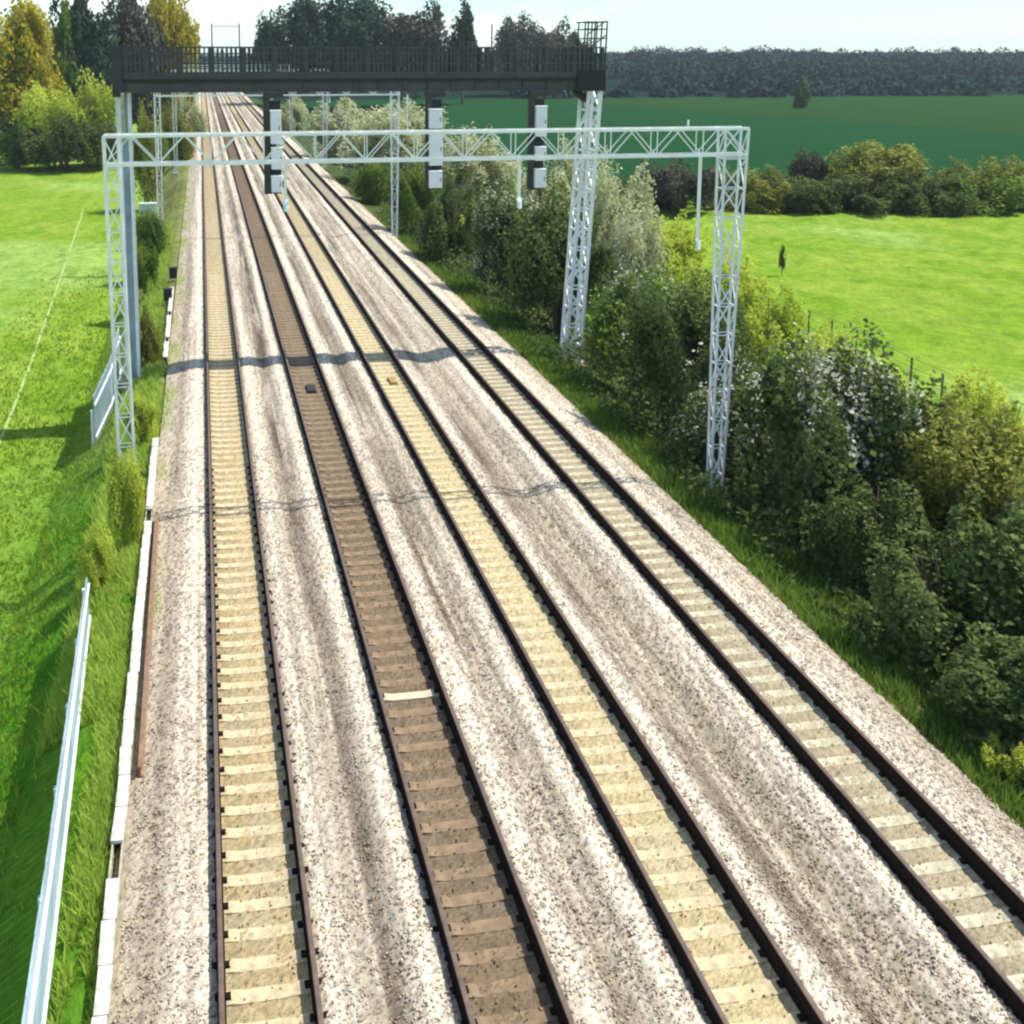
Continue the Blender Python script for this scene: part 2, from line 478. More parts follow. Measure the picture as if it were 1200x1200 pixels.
clip_me = MB().box(-.045, .045, -.06, .06, -.29, -.235).mesh('rail_clip', M['rust'])
foot = [(-.075, -.285), (.075, -.285), (.075, -.262), (.022, -.235), (.02, -.02), (.044, .0), (.044, .052), (-.044, .052), (-.044, .0), (-.02, -.02), (-.022, -.235), (-.075, -.262)]
headp = [(-.044, .054), (.044, .054), (.044, .060), (.03, .068), (-.03, .068), (-.044, .060)]
TR_LABEL = [('conc', 'leftmost railway track, pale yellowish sleepers and bed beside the white cable trough'),
            ('brown', 'brown stained railway track with dark sleepers, second track from the left'),
            ('conc', 'yellowish railway track between the brown track and the track nearest the hedge'),
            ('conc_grey', 'greyer railway track on the right, nearest the bushes of the hedge')]
for (mk, lab), cx in zip(TR_LABEL, TRACKS):
    root = empty('railway_track', (cx, 0, 0), lab, 'railway track', 'parallel railway tracks')
    for s in (-1, 1):
        rl = MB().extrude_y(foot, 6, 880).build('rail', M['rust'], root, (s * GAUGE / 2, 0, 0))
        MB().extrude_y(headp, 6, 880).build('rail_head', M['head'], rl)
    sm = sleeper_mesh('sleeper', M[mk])
    y0 = 12.2 + random.random() * .3
    for k in range(100):
        y = y0 + k * .65
        s = link_obj('sleeper', sm, root, (random.uniform(-.02, .02), y, random.uniform(-.008, .004)))
        s.rotation_euler.z = random.gauss(0, .006)
        if mk == 'brown' and abs(y - 24.3) < .325:
            s.material_slots[0].link = 'OBJECT'; s.material_slots[0].material = M['white_bar']; s.location.z = .03
            s['label'] = 'single pale sleeper on the brown track'
        if y < 40:
            for x in (-1, 1):
                for q in (-.11, .11): link_obj('rail_clip', clip_me, s, (x * GAUGE / 2 + q, 0, 0))
    m = MB()
    for k in range(100, 420):
        y = y0 + k * .65
        m.box(-1.28, 1.28, y - .14, y + .14, -.5, -.30)
    tag(m.build('distant_sleepers', M[mk], root), kind='stuff')

# things lying on the sleepers
t = MB().box(-.16, .16, -.45, .45, 0, .10).box(-.22, .22, -.5, -.45, 0, .03).box(-.22, .22, .45, .5, 0, .03).build('track_magnet', M['magnet'], None, (8.4, 49.5, -.30), bevel=.015)
tag(t, 'ochre brown magnet box between the rails of the yellowish track just before the gantry shadow', 'track magnet')
t = MB().box(-.2, .2, -.5, .5, 0, .10).box(-.26, .26, -.56, -.5, 0, .03).box(-.26, .26, .5, .56, 0, .03).build('track_magnet', M['black'], None, (4.55, 48.9, -.30), bevel=.015)
tag(t, 'dark magnet box between the rails of the brown track just before the gantry shadow', 'track magnet')

# ------------------------------------------------------------------ cable trough, spare rail
lid_me = MB().box(-.115, .115, -.49, .49, 0, .07).mesh('lid', M['lid'])
wall_me = MB().box(-.11, -.075, -.5, .5, -.32, -.004).box(.075, .11, -.5, .5, -.32, -.004).mesh('channel', M['conc_grey'])


def trough(y0, y1, xa, xb, label, skip=(), scatter=.01):
    root = empty('cable_trough', ((xa + xb) / 2, y0, -.18), label, 'cable trough', 'concrete cable troughs along the cess')
    n = int(y1 - y0)
    ang = -math.atan2(xb - xa, y1 - y0)
    for k in range(n):
        f = (k + .5) / n
        x = xa + (xb - xa) * f - (xa + xb) / 2
        c = link_obj('channel', wall_me, root, (x, k + .5, 0)); c.rotation_euler.z = ang
        if k in skip: continue
        l = link_obj('lid', lid_me, root, (x + random.gauss(0, scatter), k + .5, random.uniform(0, .015)))
        l.rotation_euler = (random.gauss(0, .008), random.gauss(0, .02), ang + random.gauss(0, .012))


trough(12, 24, -1.93, -1.98, 'near run of white concrete cable trough lids beside the grass verge', skip=(7,))
trough(24, 43, -1.99, -2.12, 'middle run of cable trough, half sunk in weeds beside the rusty rail', skip=(11,))
trough(55, 72, -2.12, -2.2, 'far run of cable trough beyond the gantry shadow', skip=(3, 9))
sp = MB()
sp.extrude_y([(-.075, 0), (.075, 0), (.075, .03), (.018, .05), (.014, .2), (.04, .215), (.04, .26), (-.04, .26), (-.04, .215), (-.014, .2), (-.018, .05), (-.075, .03)], 0, 13.5)
o = sp.build('rusty_rail', M['spare'], None, (-1.66, 22.2, -.36)); o.rotation_euler.z = .012
tag(o, 'loose orange rusted rail lying on the ballast beside the cable trough', 'old rail')
for i, (px_, py_, lab) in enumerate([(197, 352, 'small black equipment box on the left cess, nearer of two'), (203, 326, 'small black equipment box on the left cess, farther of two')]):
    p = on_level(px_, py_, -.3)
    b = MB().box(-.25, .25, -.2, .2, 0, .7).box(-.29, .29, -.24, .24, .7, .76).build('equipment_box', M['black'], None, p, bevel=.02)
    tag(b, lab, 'equipment box', 'trackside boxes on the left cess')


# ------------------------------------------------------------------ overhead line portals
def lattice_post(xa, xb, xc, xd, y, z0, z1, dy, nseg, t, m):
    """tapering lattice leg: foot from xa to xb at z0, top from xc to xd at z1"""
    def P(u, f, j):
        xl = xa + (xc - xa) * f; xr = xb + (xd - xb) * f
        return Vector((xl + (xr - xl) * u, y + j * dy * (.55 + .45 * f), z0 + (z1 - z0) * f))
    for u in (0, 1):
        for j in (-1, 1):
            m.bar(P(u, 0, j), P(u, 1, j), t)
    for k in range(nseg):
        f0 = k / nseg; f1 = (k + 1) / nseg
        for j in (-1, 1):
            a, b = (0, 1) if (k + (j > 0)) % 2 else (1, 0)
            m.bar(P(a, f0, j), P(b, f1, j), t * .6)
        for u in (0, 1):
            m.bar(P(u, f0, -1 if k % 2 else 1), P(u, f1, 1 if k % 2 else -1), t * .55)
            m.bar(P(u, f1, -1), P(u, f1, 1), t * .5)
        for j in (-1, 1):
            m.bar(P(0, f1, j), P(1, f1, j), t * .5)


def portal(Y, xl, xr, ztop, zbot, label, legs, detail=True, zl=-.9, zr=-1.1):
    root = empty('catenary_portal', (xl, Y, -.8), label, 'overhead line portal', 'overhead line portals across the tracks')
    off = Vector((-xl, -Y, .8))
    t = .07
    for side, (xa, xb, xc, xd, z0) in enumerate(legs):
        m = MB(); lattice_post(xa, xb, xc, xd, Y, z0, ztop, .28, 13 if detail else 9, t, m)
        m.v = [tuple(Vector(p) + off) for p in m.v]
        leg = m.build('leg', M['galv' if side else 'cream'], root)
        f = MB().box(xa - .25, xb + .25, Y - .5, Y + .5, z0 - .5, z0 + .12); f.v = [tuple(Vector(p) + off) for p in f.v]
        f.build('foundation', M['conc_grey'], leg)
    m = MB()
    x0 = legs[0][2]; x1 = legs[1][3]
    for j in (-1, 1):
        m.bar((x0, Y + j * .28, ztop), (x1, Y + j * .28, ztop), .095)
        m.bar((x0, Y + j * .28, zbot), (x1, Y + j * .28, zbot), .095)
    n = 26 if detail else 18
    for k in range(n):
        xa = x0 + (x1 - x0) * k / n; xb = x0 + (x1 - x0) * (k + 1) / n
        for j in (-1, 1):
            a, b = (ztop, zbot) if (k % 2) else (zbot, ztop)
            m.bar((xa, Y + j * .28, a), (xb, Y + j * .28, b), .032)
            if k % 2: m.bar((xb, Y + j * .28, ztop), (xb, Y + j * .28, zbot), .03)
        m.bar((xa, Y - .28, ztop), (xb, Y + .28, ztop), .035)
        m.bar((xa, Y + .28, zbot), (xb, Y - .28, zbot), .035)
    m.v = [tuple(Vector(p) + off) for p in m.v]
    m.build('beam', M['cream'], root)
    # registration drop posts with insulators
    for dx, L in ((16.9, 3.0),) + (((TRACKS[0] + 1.9, 1.3), (TRACKS[2] + 2.1, 1.4)) if detail else ()):
        d = MB(); d.bar((dx, Y, zbot), (dx, Y, zbot - L), .09)
        d.v = [tuple(Vector(p) + off) for p in d.v]
        dr = d.build('drop_post', M['cream'], root)
        ins = MB()
        for q in range(4): ins.tube([(dx, Y - .08, zbot - L - .08 * q), (dx, Y + .0, zbot - L - .03 - .08 * q)], [.09, .05], 8)
        ins.v = [tuple(Vector(p) + off) for p in ins.v]
        ins.build('insulator', M['galv'], dr)
    # short finials on the beam
    fm = MB()
    fm.bar((16.4, Y, ztop), (16.4, Y, ztop + .3), .05)
    fm.v = [tuple(Vector(p) + off) for p in fm.v]
    fm.build('finial', M['cream'], root)
    return root


P_ = lambda x, y, Y: at(x, y, Y)
portal(36, -3.04, 18.5, 12.25, 11.35, 'pale lattice overhead line portal, nearest, spanning in front of the dark gantry',
       [(-2.95, -2.45, -3.06, -2.62, -.9), (17.75, 18.15, 17.65, 18.5, -1.3)])
portal(92, -3.7, 16.2, 12.4, 11.4, 'pale overhead line portal directly behind the dark signal gantry',
       [(-3.75, -3.4, -3.75, -3.3, -1), (15.6, 16.0, 15.5, 16.2, -1)], False)
for Y in (150, 208, 266):
    portal(Y, -3.8, 17, 12.6, 11.5, 'pale overhead line portal far down the line seen under the gantry beam',
           [(-3.8, -3.4, -3.8, -3.3, -1), (16, 16.4, 16, 16.7, -1)], False)


# ------------------------------------------------------------------ signal gantry
GY = 54.0
g = empty('signal_gantry', (-3.7, GY, -1.0), 'long dark signal gantry with railed walkway across all four tracks', 'signal gantry')
OFF = Vector((3.7, -GY, 1.0))


def gpart(m, name, mat, parent=g, bevel=0):
    m.v = [tuple(Vector(p) + OFF) for p in m.v]
    return m.build(name, mat, parent, bevel=bevel)


GX0, GX1, ZB, ZD, ZT = -3.92, 19.6, 13.0, 13.55, 15.08
YA, YB = GY - .62, GY + .62
m = MB()                                            # lower girder: two plate webs and cross members
for y in (YA, YB):
    m.box(GX0, GX1, y - .06, y + .06, ZB + .05, ZD - .08)
    m.box(GX0, GX1, y - .15, y + .15, ZB - .01, ZB + .05)
for k in range(20):
    x = GX0 + .4 + k * (GX1 - GX0 - .8) / 19
    m.box(x - .05, x + .05, YA + .07, YB - .07, ZB + .12, ZD - .12)
    m.box(x - .04, x + .04, YA - .14, YA - .062, ZB + .06, ZD - .09)
gpart(m, 'girder', M['grey'])
m = MB(); m.box(GX0 - .1, GX1 + .1, YA - .22, YB + .22, ZD - .075, ZD + .07)
gpart(m, 'walkway', M['black'])
m = MB()                                            # handrails, posts and close vertical bars on both sides
for y in (YA - .15, YB + .15):
    for z in (ZD + .32, ZD + .78, ZT - .3, ZT):
        m.bar((GX0, y, z), (GX1, y, z), .07)
    m.box(GX0, GX1, y - .015, y + .015, ZD + .07, ZD + .30)
    n = 16
    for k in range(n + 1):
        x = GX0 + (GX1 - GX0) * k / n
        m.bar((x, y, ZD + .06), (x, y, ZT), .11)
    n = 112
    for k in range(n):
        x = GX0 + (GX1 - GX0) * (k + .5) / n
        m.bar((x, y + .04, ZD + .28), (x, y + .04, ZT - .02), .075)
gpart(m, 'railing', M['grey'])
m = MB()                                            # tall thin posts standing above the railing
for x in (.55, 1.85, 5.3, 10.2, 14.3):
    m.bar((x, YB, ZD), (x, YB, ZT + 1.15), .06)
m.bar((.55, YB, ZT + 1.0), (1.85, YB, ZT + 1.0), .035)
gpart(m, 'tall_posts', M['grey'])
m = MB()                                            # dark end frames and knee bracket
m.box(GX0 - .12, GX0 + .35, YA - .27, YA - .235, ZB - .2, ZT + .05); gpart(m, 'end_plate', M['dark'])
m = MB(); m.box(GX0 - .12, GX0 + .35, YB + .235, YB + .27, ZB - .2, ZT + .05)
gpart(m, 'end_plate', M['dark'])
m = MB()
m.box(18.3, 19.75, YA - .27, YA - .235, ZB - .05, ZD + .4); gpart(m, 'end_plate', M['black'])
m = MB(); m.box(18.6, 19.75, YB + .235, YB + .27, ZB - .05, ZD + .4); gpart(m, 'end_plate', M['black'])
m = MB(); m.bar((18.5, GY, ZB - .02), (19.3, GY, ZB - .75), .5, .3)
gpart(m, 'knee_bracket', M['black'])
m = MB()                                            # caged ladder top at the right-hand end
for x in (18.75, 19.1, 19.45, 19.72):
    for y in (YA - .1, YB + .1):
        m.bar((x, y, ZD + .1), (x + .1, y, ZT + 1.3), .06)
for z in (ZT, ZT + .45, ZT + .9, ZT + 1.25):
    for y in (YA - .1, YB + .1): m.bar((18.7, y, z), (19.85, y, z), .05)
    for x in (18.75, 19.72): m.bar((x + .05, YA - .1, z), (x + .05, YB + .1, z), .05)
for k in range(3): m.bar((18.75, YA - .1, ZT - .9 + k * .75), (19.75, YA - .1, ZT - .1 + k * .7), .05)
gpart(m, 'ladder_cage', M['dark'])
m = MB()                                            # left column: two pale flanges, grey web
m.box(-3.95, -3.72, GY - .35, GY + .35, -1.5, ZB - .02); m.box(-3.42, -3.28, GY - .35, GY + .35, -1.5, ZB - .02)
cl = gpart(m, 'column', M['galv'])
m = MB(); m.box(-3.717, -3.423, GY - .05, GY + .05, -1.5, ZB - .022); gpart(m, 'web', M['galv_blue'], cl)
m = MB()
for s in (-1, 1): m.bar((-3.6, GY + s * .5, ZB - 2.2), (-3.6, GY + s * .9, ZB - .02), .14)
m.box(-4.15, -3.1, GY - .75, GY + .75, -1.9, -.75)
gpart(m, 'foundation', M['conc_grey'])
m = MB(); lattice_post(18.15, 18.95, 19.0, 19.62, GY, -1.2, ZB - .01, .62, 14, .15, m)
gpart(m, 'lattice_tower', M['galv'])
m = MB(); m.box(17.8, 19.3, GY - .9, GY + .9, -2.2, -1.1); gpart(m, 'foundation', M['conc_grey'])
m = MB()                                            # ladder up the tower
for x in (19.15, 19.5):
    m.bar((x - .7, GY - .75, -1.2), (x, GY - .75, ZD), .06)
for k in range(34):
    f = k / 34; z = -1 + f * 14.4
    m.bar((18.45 + .7 * f, GY - .75, z), (18.8 + .7 * f, GY - .75, z), .035)
gpart(m, 'ladder', M['cream'])


def signal(x, zbot, label, plan):
    """hangs under the gantry; its back is turned to the camera"""
    root = empty('railway_signal', (x, GY - .75, ZB), label, 'railway signal', 'signals hung under the gantry')
    m = MB(); m.box(-.46, -.16, -.10, .10, zbot - ZB, .0); m.box(-.46, .50, -.14, .14, -.28, -.02)
    m.build('hanger', M['dark'], root, bevel=.01)
    m = MB(); m.box(-.16, .36, .02, .10, zbot - ZB, -.42); m.build('backboard', M['black'], root)
    for (za, zb, xa, xb) in plan:
        h = MB(); h.box(xa, xb, -.36, .017, za - ZB, zb - ZB)
        h.box(xa - .03, xb + .03, -.40, .015, zb - ZB + .002, zb - ZB + .05)
        hh = h.build('signal_housing', M['white'], root, bevel=.03)
        d = MB(); d.box(xb - .1, xb - .06, -.375, -.362, (za + zb) / 2 - ZB - .1, (za + zb) / 2 - ZB + .1); d.build('latch', M['grey'], hh)
    return root


signal(3.30, 8.15, 'white backed signal hung over the gap beside the brown track, leftmost of three', [(10.55, 12.1, -.14, .36), (9.35, 10.35, -.12, .42), (8.25, 9.0, -.14, .36)])
signal(11.12, 8.2, 'white backed signal hung before the pale hawthorn, middle one of three', [(11.2, 12.1, -.32, .30), (9.4, 11.0, -.30, .34), (8.3, 9.1, -.30, .32)])
signal(16.3, 8.1, 'white backed signal with black board beside the lattice tower, rightmost of three', [(10.75, 12.2, -.14, .40), (9.55, 10.2, -.14, .40), (8.2, 9.1, -.14, .40)])


# ------------------------------------------------------------------ fences, cabinet, sapling
def palisade(pts, label, pale_h, n, group=None, pitch=.24):
    """pts: (x, y, ground z, top z)"""
    root = empty('palisade_fence', (pts[0][0], pts[0][1], pts[0][2]), label, 'steel fence', group)
    off = -Vector(pts[0][:3])
    xs = [p[0] for p in pts]; ys = [p[1] for p in pts]
    L = ys[-1] - ys[0]
    m = MB()
    k = int(L / pitch)
    for i in range(k):
        y = ys[0] + (i + .5) * pitch
        x = np.interp(y, ys, xs); z0 = np.interp(y, ys, [p[2] for p in pts]); z1 = np.interp(y, ys, [p[3] for p in pts])
        z1 += random.uniform(-.02, .02)
        m.box(x - .02, x + .02, y - .113, y + .113, z0, z1 - .12)
        b = len(m.v); m.v += [(x - .02, y - .113, z1 - .12), (x + .02, y - .113, z1 - .12), (x + .02, y + .113, z1 - .12), (x - .02, y + .113, z1 - .12), (x, y, z1)]
        m.f += [(b, b + 1, b + 4), (b + 1, b + 2, b + 4), (b + 2, b + 3, b + 4), (b + 3, b, b + 4)]
    m.v = [tuple(Vector(p) + off) for p in m.v]
    m.build('pales', M['galv_blue'], root)
    for f in (.22, .8):
        r = MB()
        for a, b in zip(pts, pts[1:]):
            pa = Vector((a[0] + .05, a[1], a[2] + (a[3] - a[2]) * f)) + off; pb = Vector((b[0] + .05, b[1], b[2] + (b[3] - b[2]) * f)) + off
            r.bar(pa, pb, .05, .08)
        r.build('crossrail', M['galv'], root)
    nq = max(2, int(L / 2.75) + 1)
    for i in range(nq):
        y = ys[0] + L * i / (nq - 1)
        x = np.interp(y, ys, xs); z0 = np.interp(y, ys, [p[2] for p in pts]); z1 = np.interp(y, ys, [p[3] for p in pts])
        q = MB().box(-.14, -.04, -.06, .06, -.4, (z1 - z0) * .72)
        q.build('post', M['galv'], root, Vector((x, y, z0)) + off)


palisade([(-2.72, 11.5, -.75, 1.5), (-2.95, 18, -.85, 1.25), (-3.3, 26, -1.0, .8), (-3.5, 30.3, -1.15, .5)], 'long blue grey steel palisade fence on the grass bank at lower left', 2, 80)
palisade([(-5.0, 48.5, -2.4, .1), (-4.55, 52.0, -2.0, .7), (-4.5, 57.5, -2.0, 1.0)], 'short grey palisade fence wrapped round the foot of the gantry column', 2, 30)

wf = empty('wire_fence', (36, 20, -2.6), 'thin post and wire fence in the field behind the hedge', 'wire fence')
py_l = []
for k in range(17):
    y = 8 + k * 2.6
    x = .012 * y * 1.2
    zz = float(land_z(np.array([36 + x]), np.array([20 + y]))[0]) + 2.6
    py_l.append((x, y, zz))
    p = MB().bar((0, 0, -.3), (random.uniform(-.05, .05), random.uniform(-.05, .05), 1.5 + random.uniform(-.15, .1)), .085)
    p.build('post', M['post'], wf, (x, y, zz))
for h in (.5, 1.0, 1.5):
    w = MB()
    for a, b in zip(py_l, py_l[1:]): w.bar((a[0], a[1], a[2] + h), (b[0], b[1], b[2] + h), .022)
    w.build('wire', M['wire'], wf)

c = on_level(174, 268, -1.2)
cab = empty('relay_cabinet', c, 'pale green grey relay cabinet on the left bank behind the gantry column', 'cabinet')
MB().box(-.75, .75, -.4, .4, .15, 2.3).box(-.82, .82, -.47, .47, 2.3, 2.4).build('body', M['cabinet'], cab, bevel=.03)
MB().box(-.7, .02, -.44, -.403, .25, 2.2).build('door', M['cabinet'], cab)
MB().box(.04, .7, -.44, -.403, .25, 2.2).build('door', M['cabinet'], cab)
MB().box(-.8, .8, -.45, .45, -.8, .148).build('plinth', M['conc_grey'], cab)

# field path: a narrow strip of trodden grass
pp = [on_level(x, y, -3.2) for x, y in ((97, 245), (95, 255), (70, 330), (52, 380), (35, 430), (0, 515), (-60, 640))]
rows = []
for i in range(len(pp) - 1):
    for k in range(10):
        rows.append(pp[i].lerp(pp[i + 1], k / 10))
V = []
for i, p in enumerate(rows):
    x = np.array([p.x - .075, p.x + .075]); y = np.array([p.y, p.y])
    z = land_z(x, y) + .035
    V += [(x[0], y[0], z[0]), (x[1], y[1], z[1])]
F = np.array([(2 * i, 2 * i + 1, 2 * i + 3, 2 * i + 2) for i in range(len(rows) - 1)])
o = link_obj('footpath', fast_mesh('footpath', np.array(V), F, M['track_clay'])); tag(o, kind='structure')


# ------------------------------------------------------------------ plants
def leaf_quads(P, N, size, rng, tone, aspect=1.0, zs=1.0):
    """one small leaf-shaped quad for each point P with outward direction N"""
    n = len(P)
    d = N + rng.normal(0, .75, (n, 3)); d /= np.linalg.norm(d, axis=1, keepdims=True)
    a = rng.normal(0, 1, (n, 3)); a -= (a * d).sum(1, keepdims=True) * d; a /= np.linalg.norm(a, axis=1, keepdims=True)
    b = np.cross(d, a)
    s = size * rng.uniform(.55, 1.35, (n, 1)) * np.array([1, 1, zs])
    w = s * aspect * .7
    v = np.stack([P - a * s, P + b * w + d * s * .15, P + a * s, P - b * w + d * s * .15], 1)
    f = np.arange(4 * n).reshape(n, 4)
    return v.reshape(-1, 3), f, np.repeat(tone, 4)


def crown(name, mat, seed, n, blobs, size, inner=.5, zmin=None, zs=.42, push=.36):
    rng = np.random.default_rng(seed)
    bl = np.array(blobs, float)                       # x y z rx ry rz
    w = (bl[:, 3] * bl[:, 4] + bl[:, 4] * bl[:, 5] + bl[:, 3] * bl[:, 5]); w /= w.sum()
    k = rng.choice(len(bl), n, p=w)
    d = rng.normal(0, 1, (n, 3)); d /= np.linalg.norm(d, axis=1, keepdims=True)
    rr = 1 - inner * rng.random((n, 1)) ** 2.2 + rng.normal(0, .06, (n, 1))
    P = bl[k, :3] + d * rr * bl[k, 3:]
    # ragged outline: push sprays out and cut gaps by noise
    h = vnoise(P[:, 0] * 5 + 40 + seed, P[:, 2] * 5 + P[:, 1] * 4 + 40)
    P += d * ((h - .45) * push)[:, None]; P[:, 2] += np.clip(h - .6, 0, 1) * .7 * push * np.clip(P[:, 2], 0, 1)
    keep = vnoise(P[:, 0] * 4 + 90 + seed, P[:, 2] * 4 + P[:, 1] * 3.3 + 20) > .22
    if zmin is not None: keep &= P[:, 2] > zmin
    P, d, k, h = P[keep], d[keep], k[keep], h[keep]
    clump = rng.random(len(bl))
    tone = np.clip(.36 * clump[k] + .4 * rng.random(len(P)) + .3 * h - .02, 0, 1)
    v, f, t = leaf_quads(P, d, size, rng, tone, zs=zs)
    return fast_mesh(name, v, f, mat, t, 'tone')


def dome_blobs(seed, n, r=(.28, .46), flat=1.0):
    rng = random.Random(seed); out = []
    for i in range(n):
        a = rng.uniform(0, 2 * math.pi); q = math.sqrt(rng.random()) * .68
        z = rng.uniform(.12, .70) * (1 - .35 * q) + .06
        rad = rng.uniform(*r)
        out.append((math.cos(a) * q, math.sin(a) * q, z, rad, rad, rad * rng.uniform(.55, .8) * flat))
    return out


def tree_blobs(seed, n, kind='round'):
    rng = random.Random(seed); out = []
    for i in range(n):
        a = rng.uniform(0, 2 * math.pi); z = rng.uniform(.30, .90)
        if kind == 'round': lim = math.sqrt(max(0, 1 - ((z - .56) / .46) ** 2)) * .72
        else: lim = (1 - z) * .55 + .16
        q = math.sqrt(rng.random()) * lim
        rad = rng.uniform(.20, .36) if kind == 'round' else rng.uniform(.16, .28)
        out.append((math.cos(a) * q, math.sin(a) * q, z, rad, rad, rad * .52))
    return out


BUSH = [crown('bush_crown', M['leaf_dark'], 10 + i, 30000, dome_blobs(30 + i, 19 + i, (.18, .40)), .036, .6, .0) for i in range(5)]
TREE = [crown('tree_crown', M['leaf_mid'], 50 + i, 18000, tree_blobs(70 + i, 34), .042, .6, None, .42, .16) for i in range(4)]
SPIRE = [crown('spire_crown', M['leaf_blue'], 90 + i, 9000, tree_blobs(95 + i, 28, 'spire'), .05, .6, None, .35) for i in range(2)]


def bloom_mesh(i):
    rng = np.random.default_rng(200 + i)
    bl = np.array(dome_blobs(30 + i, 19 + i, (.18, .40)))
    n = 6000; k = rng.integers(0, len(bl), n)
    d = rng.normal(0, 1, (n, 3)); d[:, 2] = np.abs(d[:, 2]); d /= np.linalg.norm(d, axis=1, keepdims=True)
    P = bl[k, :3] + d * bl[k, 3:] * .98
    h = vnoise(P[:, 0] * 5 + 50 + i, P[:, 2] * 5 + P[:, 1] * 4 + 40)
    P += d * ((h - .45) * .36)[:, None] + rng.normal(0, .025, P.shape); P[:, 2] += np.clip(h - .6, 0, 1) * .25 * np.clip(P[:, 2], 0, 1)
    keep = vnoise(P[:, 0] * 3 + 11 + i, P[:, 2] * 3 + P[:, 1] * 3) > .46
    P, d = P[keep], d[keep]
    v, f, t = leaf_quads(P, d, .026, rng, rng.random(len(P)), zs=.45)
    return fast_mesh('blossom', v, f, M['bloom'], t, 'tone')


BLOOM = [bloom_mesh(i) for i in range(5)]


def stems_mesh(seed):
    rng = random.Random(seed); m = MB()
    for i in range(7):
        a = rng.uniform(0, 6.28); q = rng.uniform(.15, .5)
        b = (math.cos(a) * .08, math.sin(a) * .08, -.06); c_ = (math.cos(a) * q * .5, math.sin(a) * q * .5, .35); e = (math.cos(a) * q, math.sin(a) * q, rng.uniform(.6, .85))
        m.tube([b, c_, e], [.035, .024, .008], 6)
    return m.mesh('stem', M['bark'], True)


def twig_mesh(seed):
    rng = random.Random(seed); m = MB()
    for i in range(60):
        a = rng.uniform(0, 6.28); e = rng.uniform(.1, 1.3); q = rng.uniform(.75, 1.0)
        d = Vector((math.cos(a) * math.cos(e), math.sin(a) * math.cos(e), math.sin(e)))
        p = Vector((d.x * .85 * q, d.y * .85 * q, .12 + d.z * .75 * q))
        L = rng.uniform(.06, .17)
        tip = p + Vector((d.x * L * .5 + rng.gauss(0, .05), d.y * L * .5 + rng.gauss(0, .05), L * .45))
        m.tube([p - d * .45, p + (tip - p) * .5 + Vector((rng.gauss(0, .02), rng.gauss(0, .02), 0)), tip], [.0045, .0035, .0015], 4)
    return m.mesh('twigs', M['twig'], True)


TWIG = [twig_mesh(300 + i) for i in range(3)]


def trunk_mesh(seed):
    rng = random.Random(seed); m = MB()
    m.tube([(0, 0, -.04), (.01, 0, .15), (-.02, .02, .45), (.01, -.01, .8)], [.055, .042, .030, .008], 8)
    for i in range(8):
        a = rng.uniform(0, 6.28); z = rng.uniform(.2, .55); L = rng.uniform(.3, .6)
        m.tube([(0, 0, z), (math.cos(a) * L * .5, math.sin(a) * L * .5, z + .12), (math.cos(a) * L, math.sin(a) * L, z + .28)], [.022, .014, .004], 6)
    return m.mesh('trunk', M['bark'], True)


STEM = [stems_mesh(i) for i in range(3)]
TRUNK = [trunk_mesh(i) for i in range(3)]


def plant(name, loc, wx, wy, h, mesh_list, i, mat, label, cat, group=None, wood=None, bloom=False, twigs=False):
    root = empty(name, loc, label, cat, group, rz=random.uniform(0, 6.28))
    root.scale = (1, 1, 1)
    o = link_obj('crown', mesh_list[i % len(mesh_list)], root)
    o.scale = (wx, wy, h)
    o.material_slots[0].link = 'OBJECT'; o.material_slots[0].material = M[mat]
    w = link_obj('trunk' if wood is TRUNK else 'stem', (wood or STEM)[i % 3], root)
    w.scale = (wx, wy, h)
    if bloom:
        b = link_obj('blossom', BLOOM[i % 5], root); b.scale = (wx, wy, h)
    if bloom and twigs:
        t = link_obj('twigs', TWIG[i % 3], root); t.scale = (wx, wy, h)
    return root


def px_plant(name, x, base, top, wpx, zg, meshes, mat, label, cat, group=None, wood=None, bloom=False, Y=None, deep=1.0):
    global _pi
    p = at(x, base, Y) if Y else on_level(x, base, zg)
    zt = at(x, top, p.y).z
    s = (at(x + wpx / 2, base, p.y) - at(x - wpx / 2, base, p.y)).length / 2
    _pi += 1
    sc = .87
    return plant(name, p, s / sc, s * deep / sc, (zt - p.z) / .96, meshes, _pi, mat, label, cat, group, wood, bloom, name == 'lineside_bush')


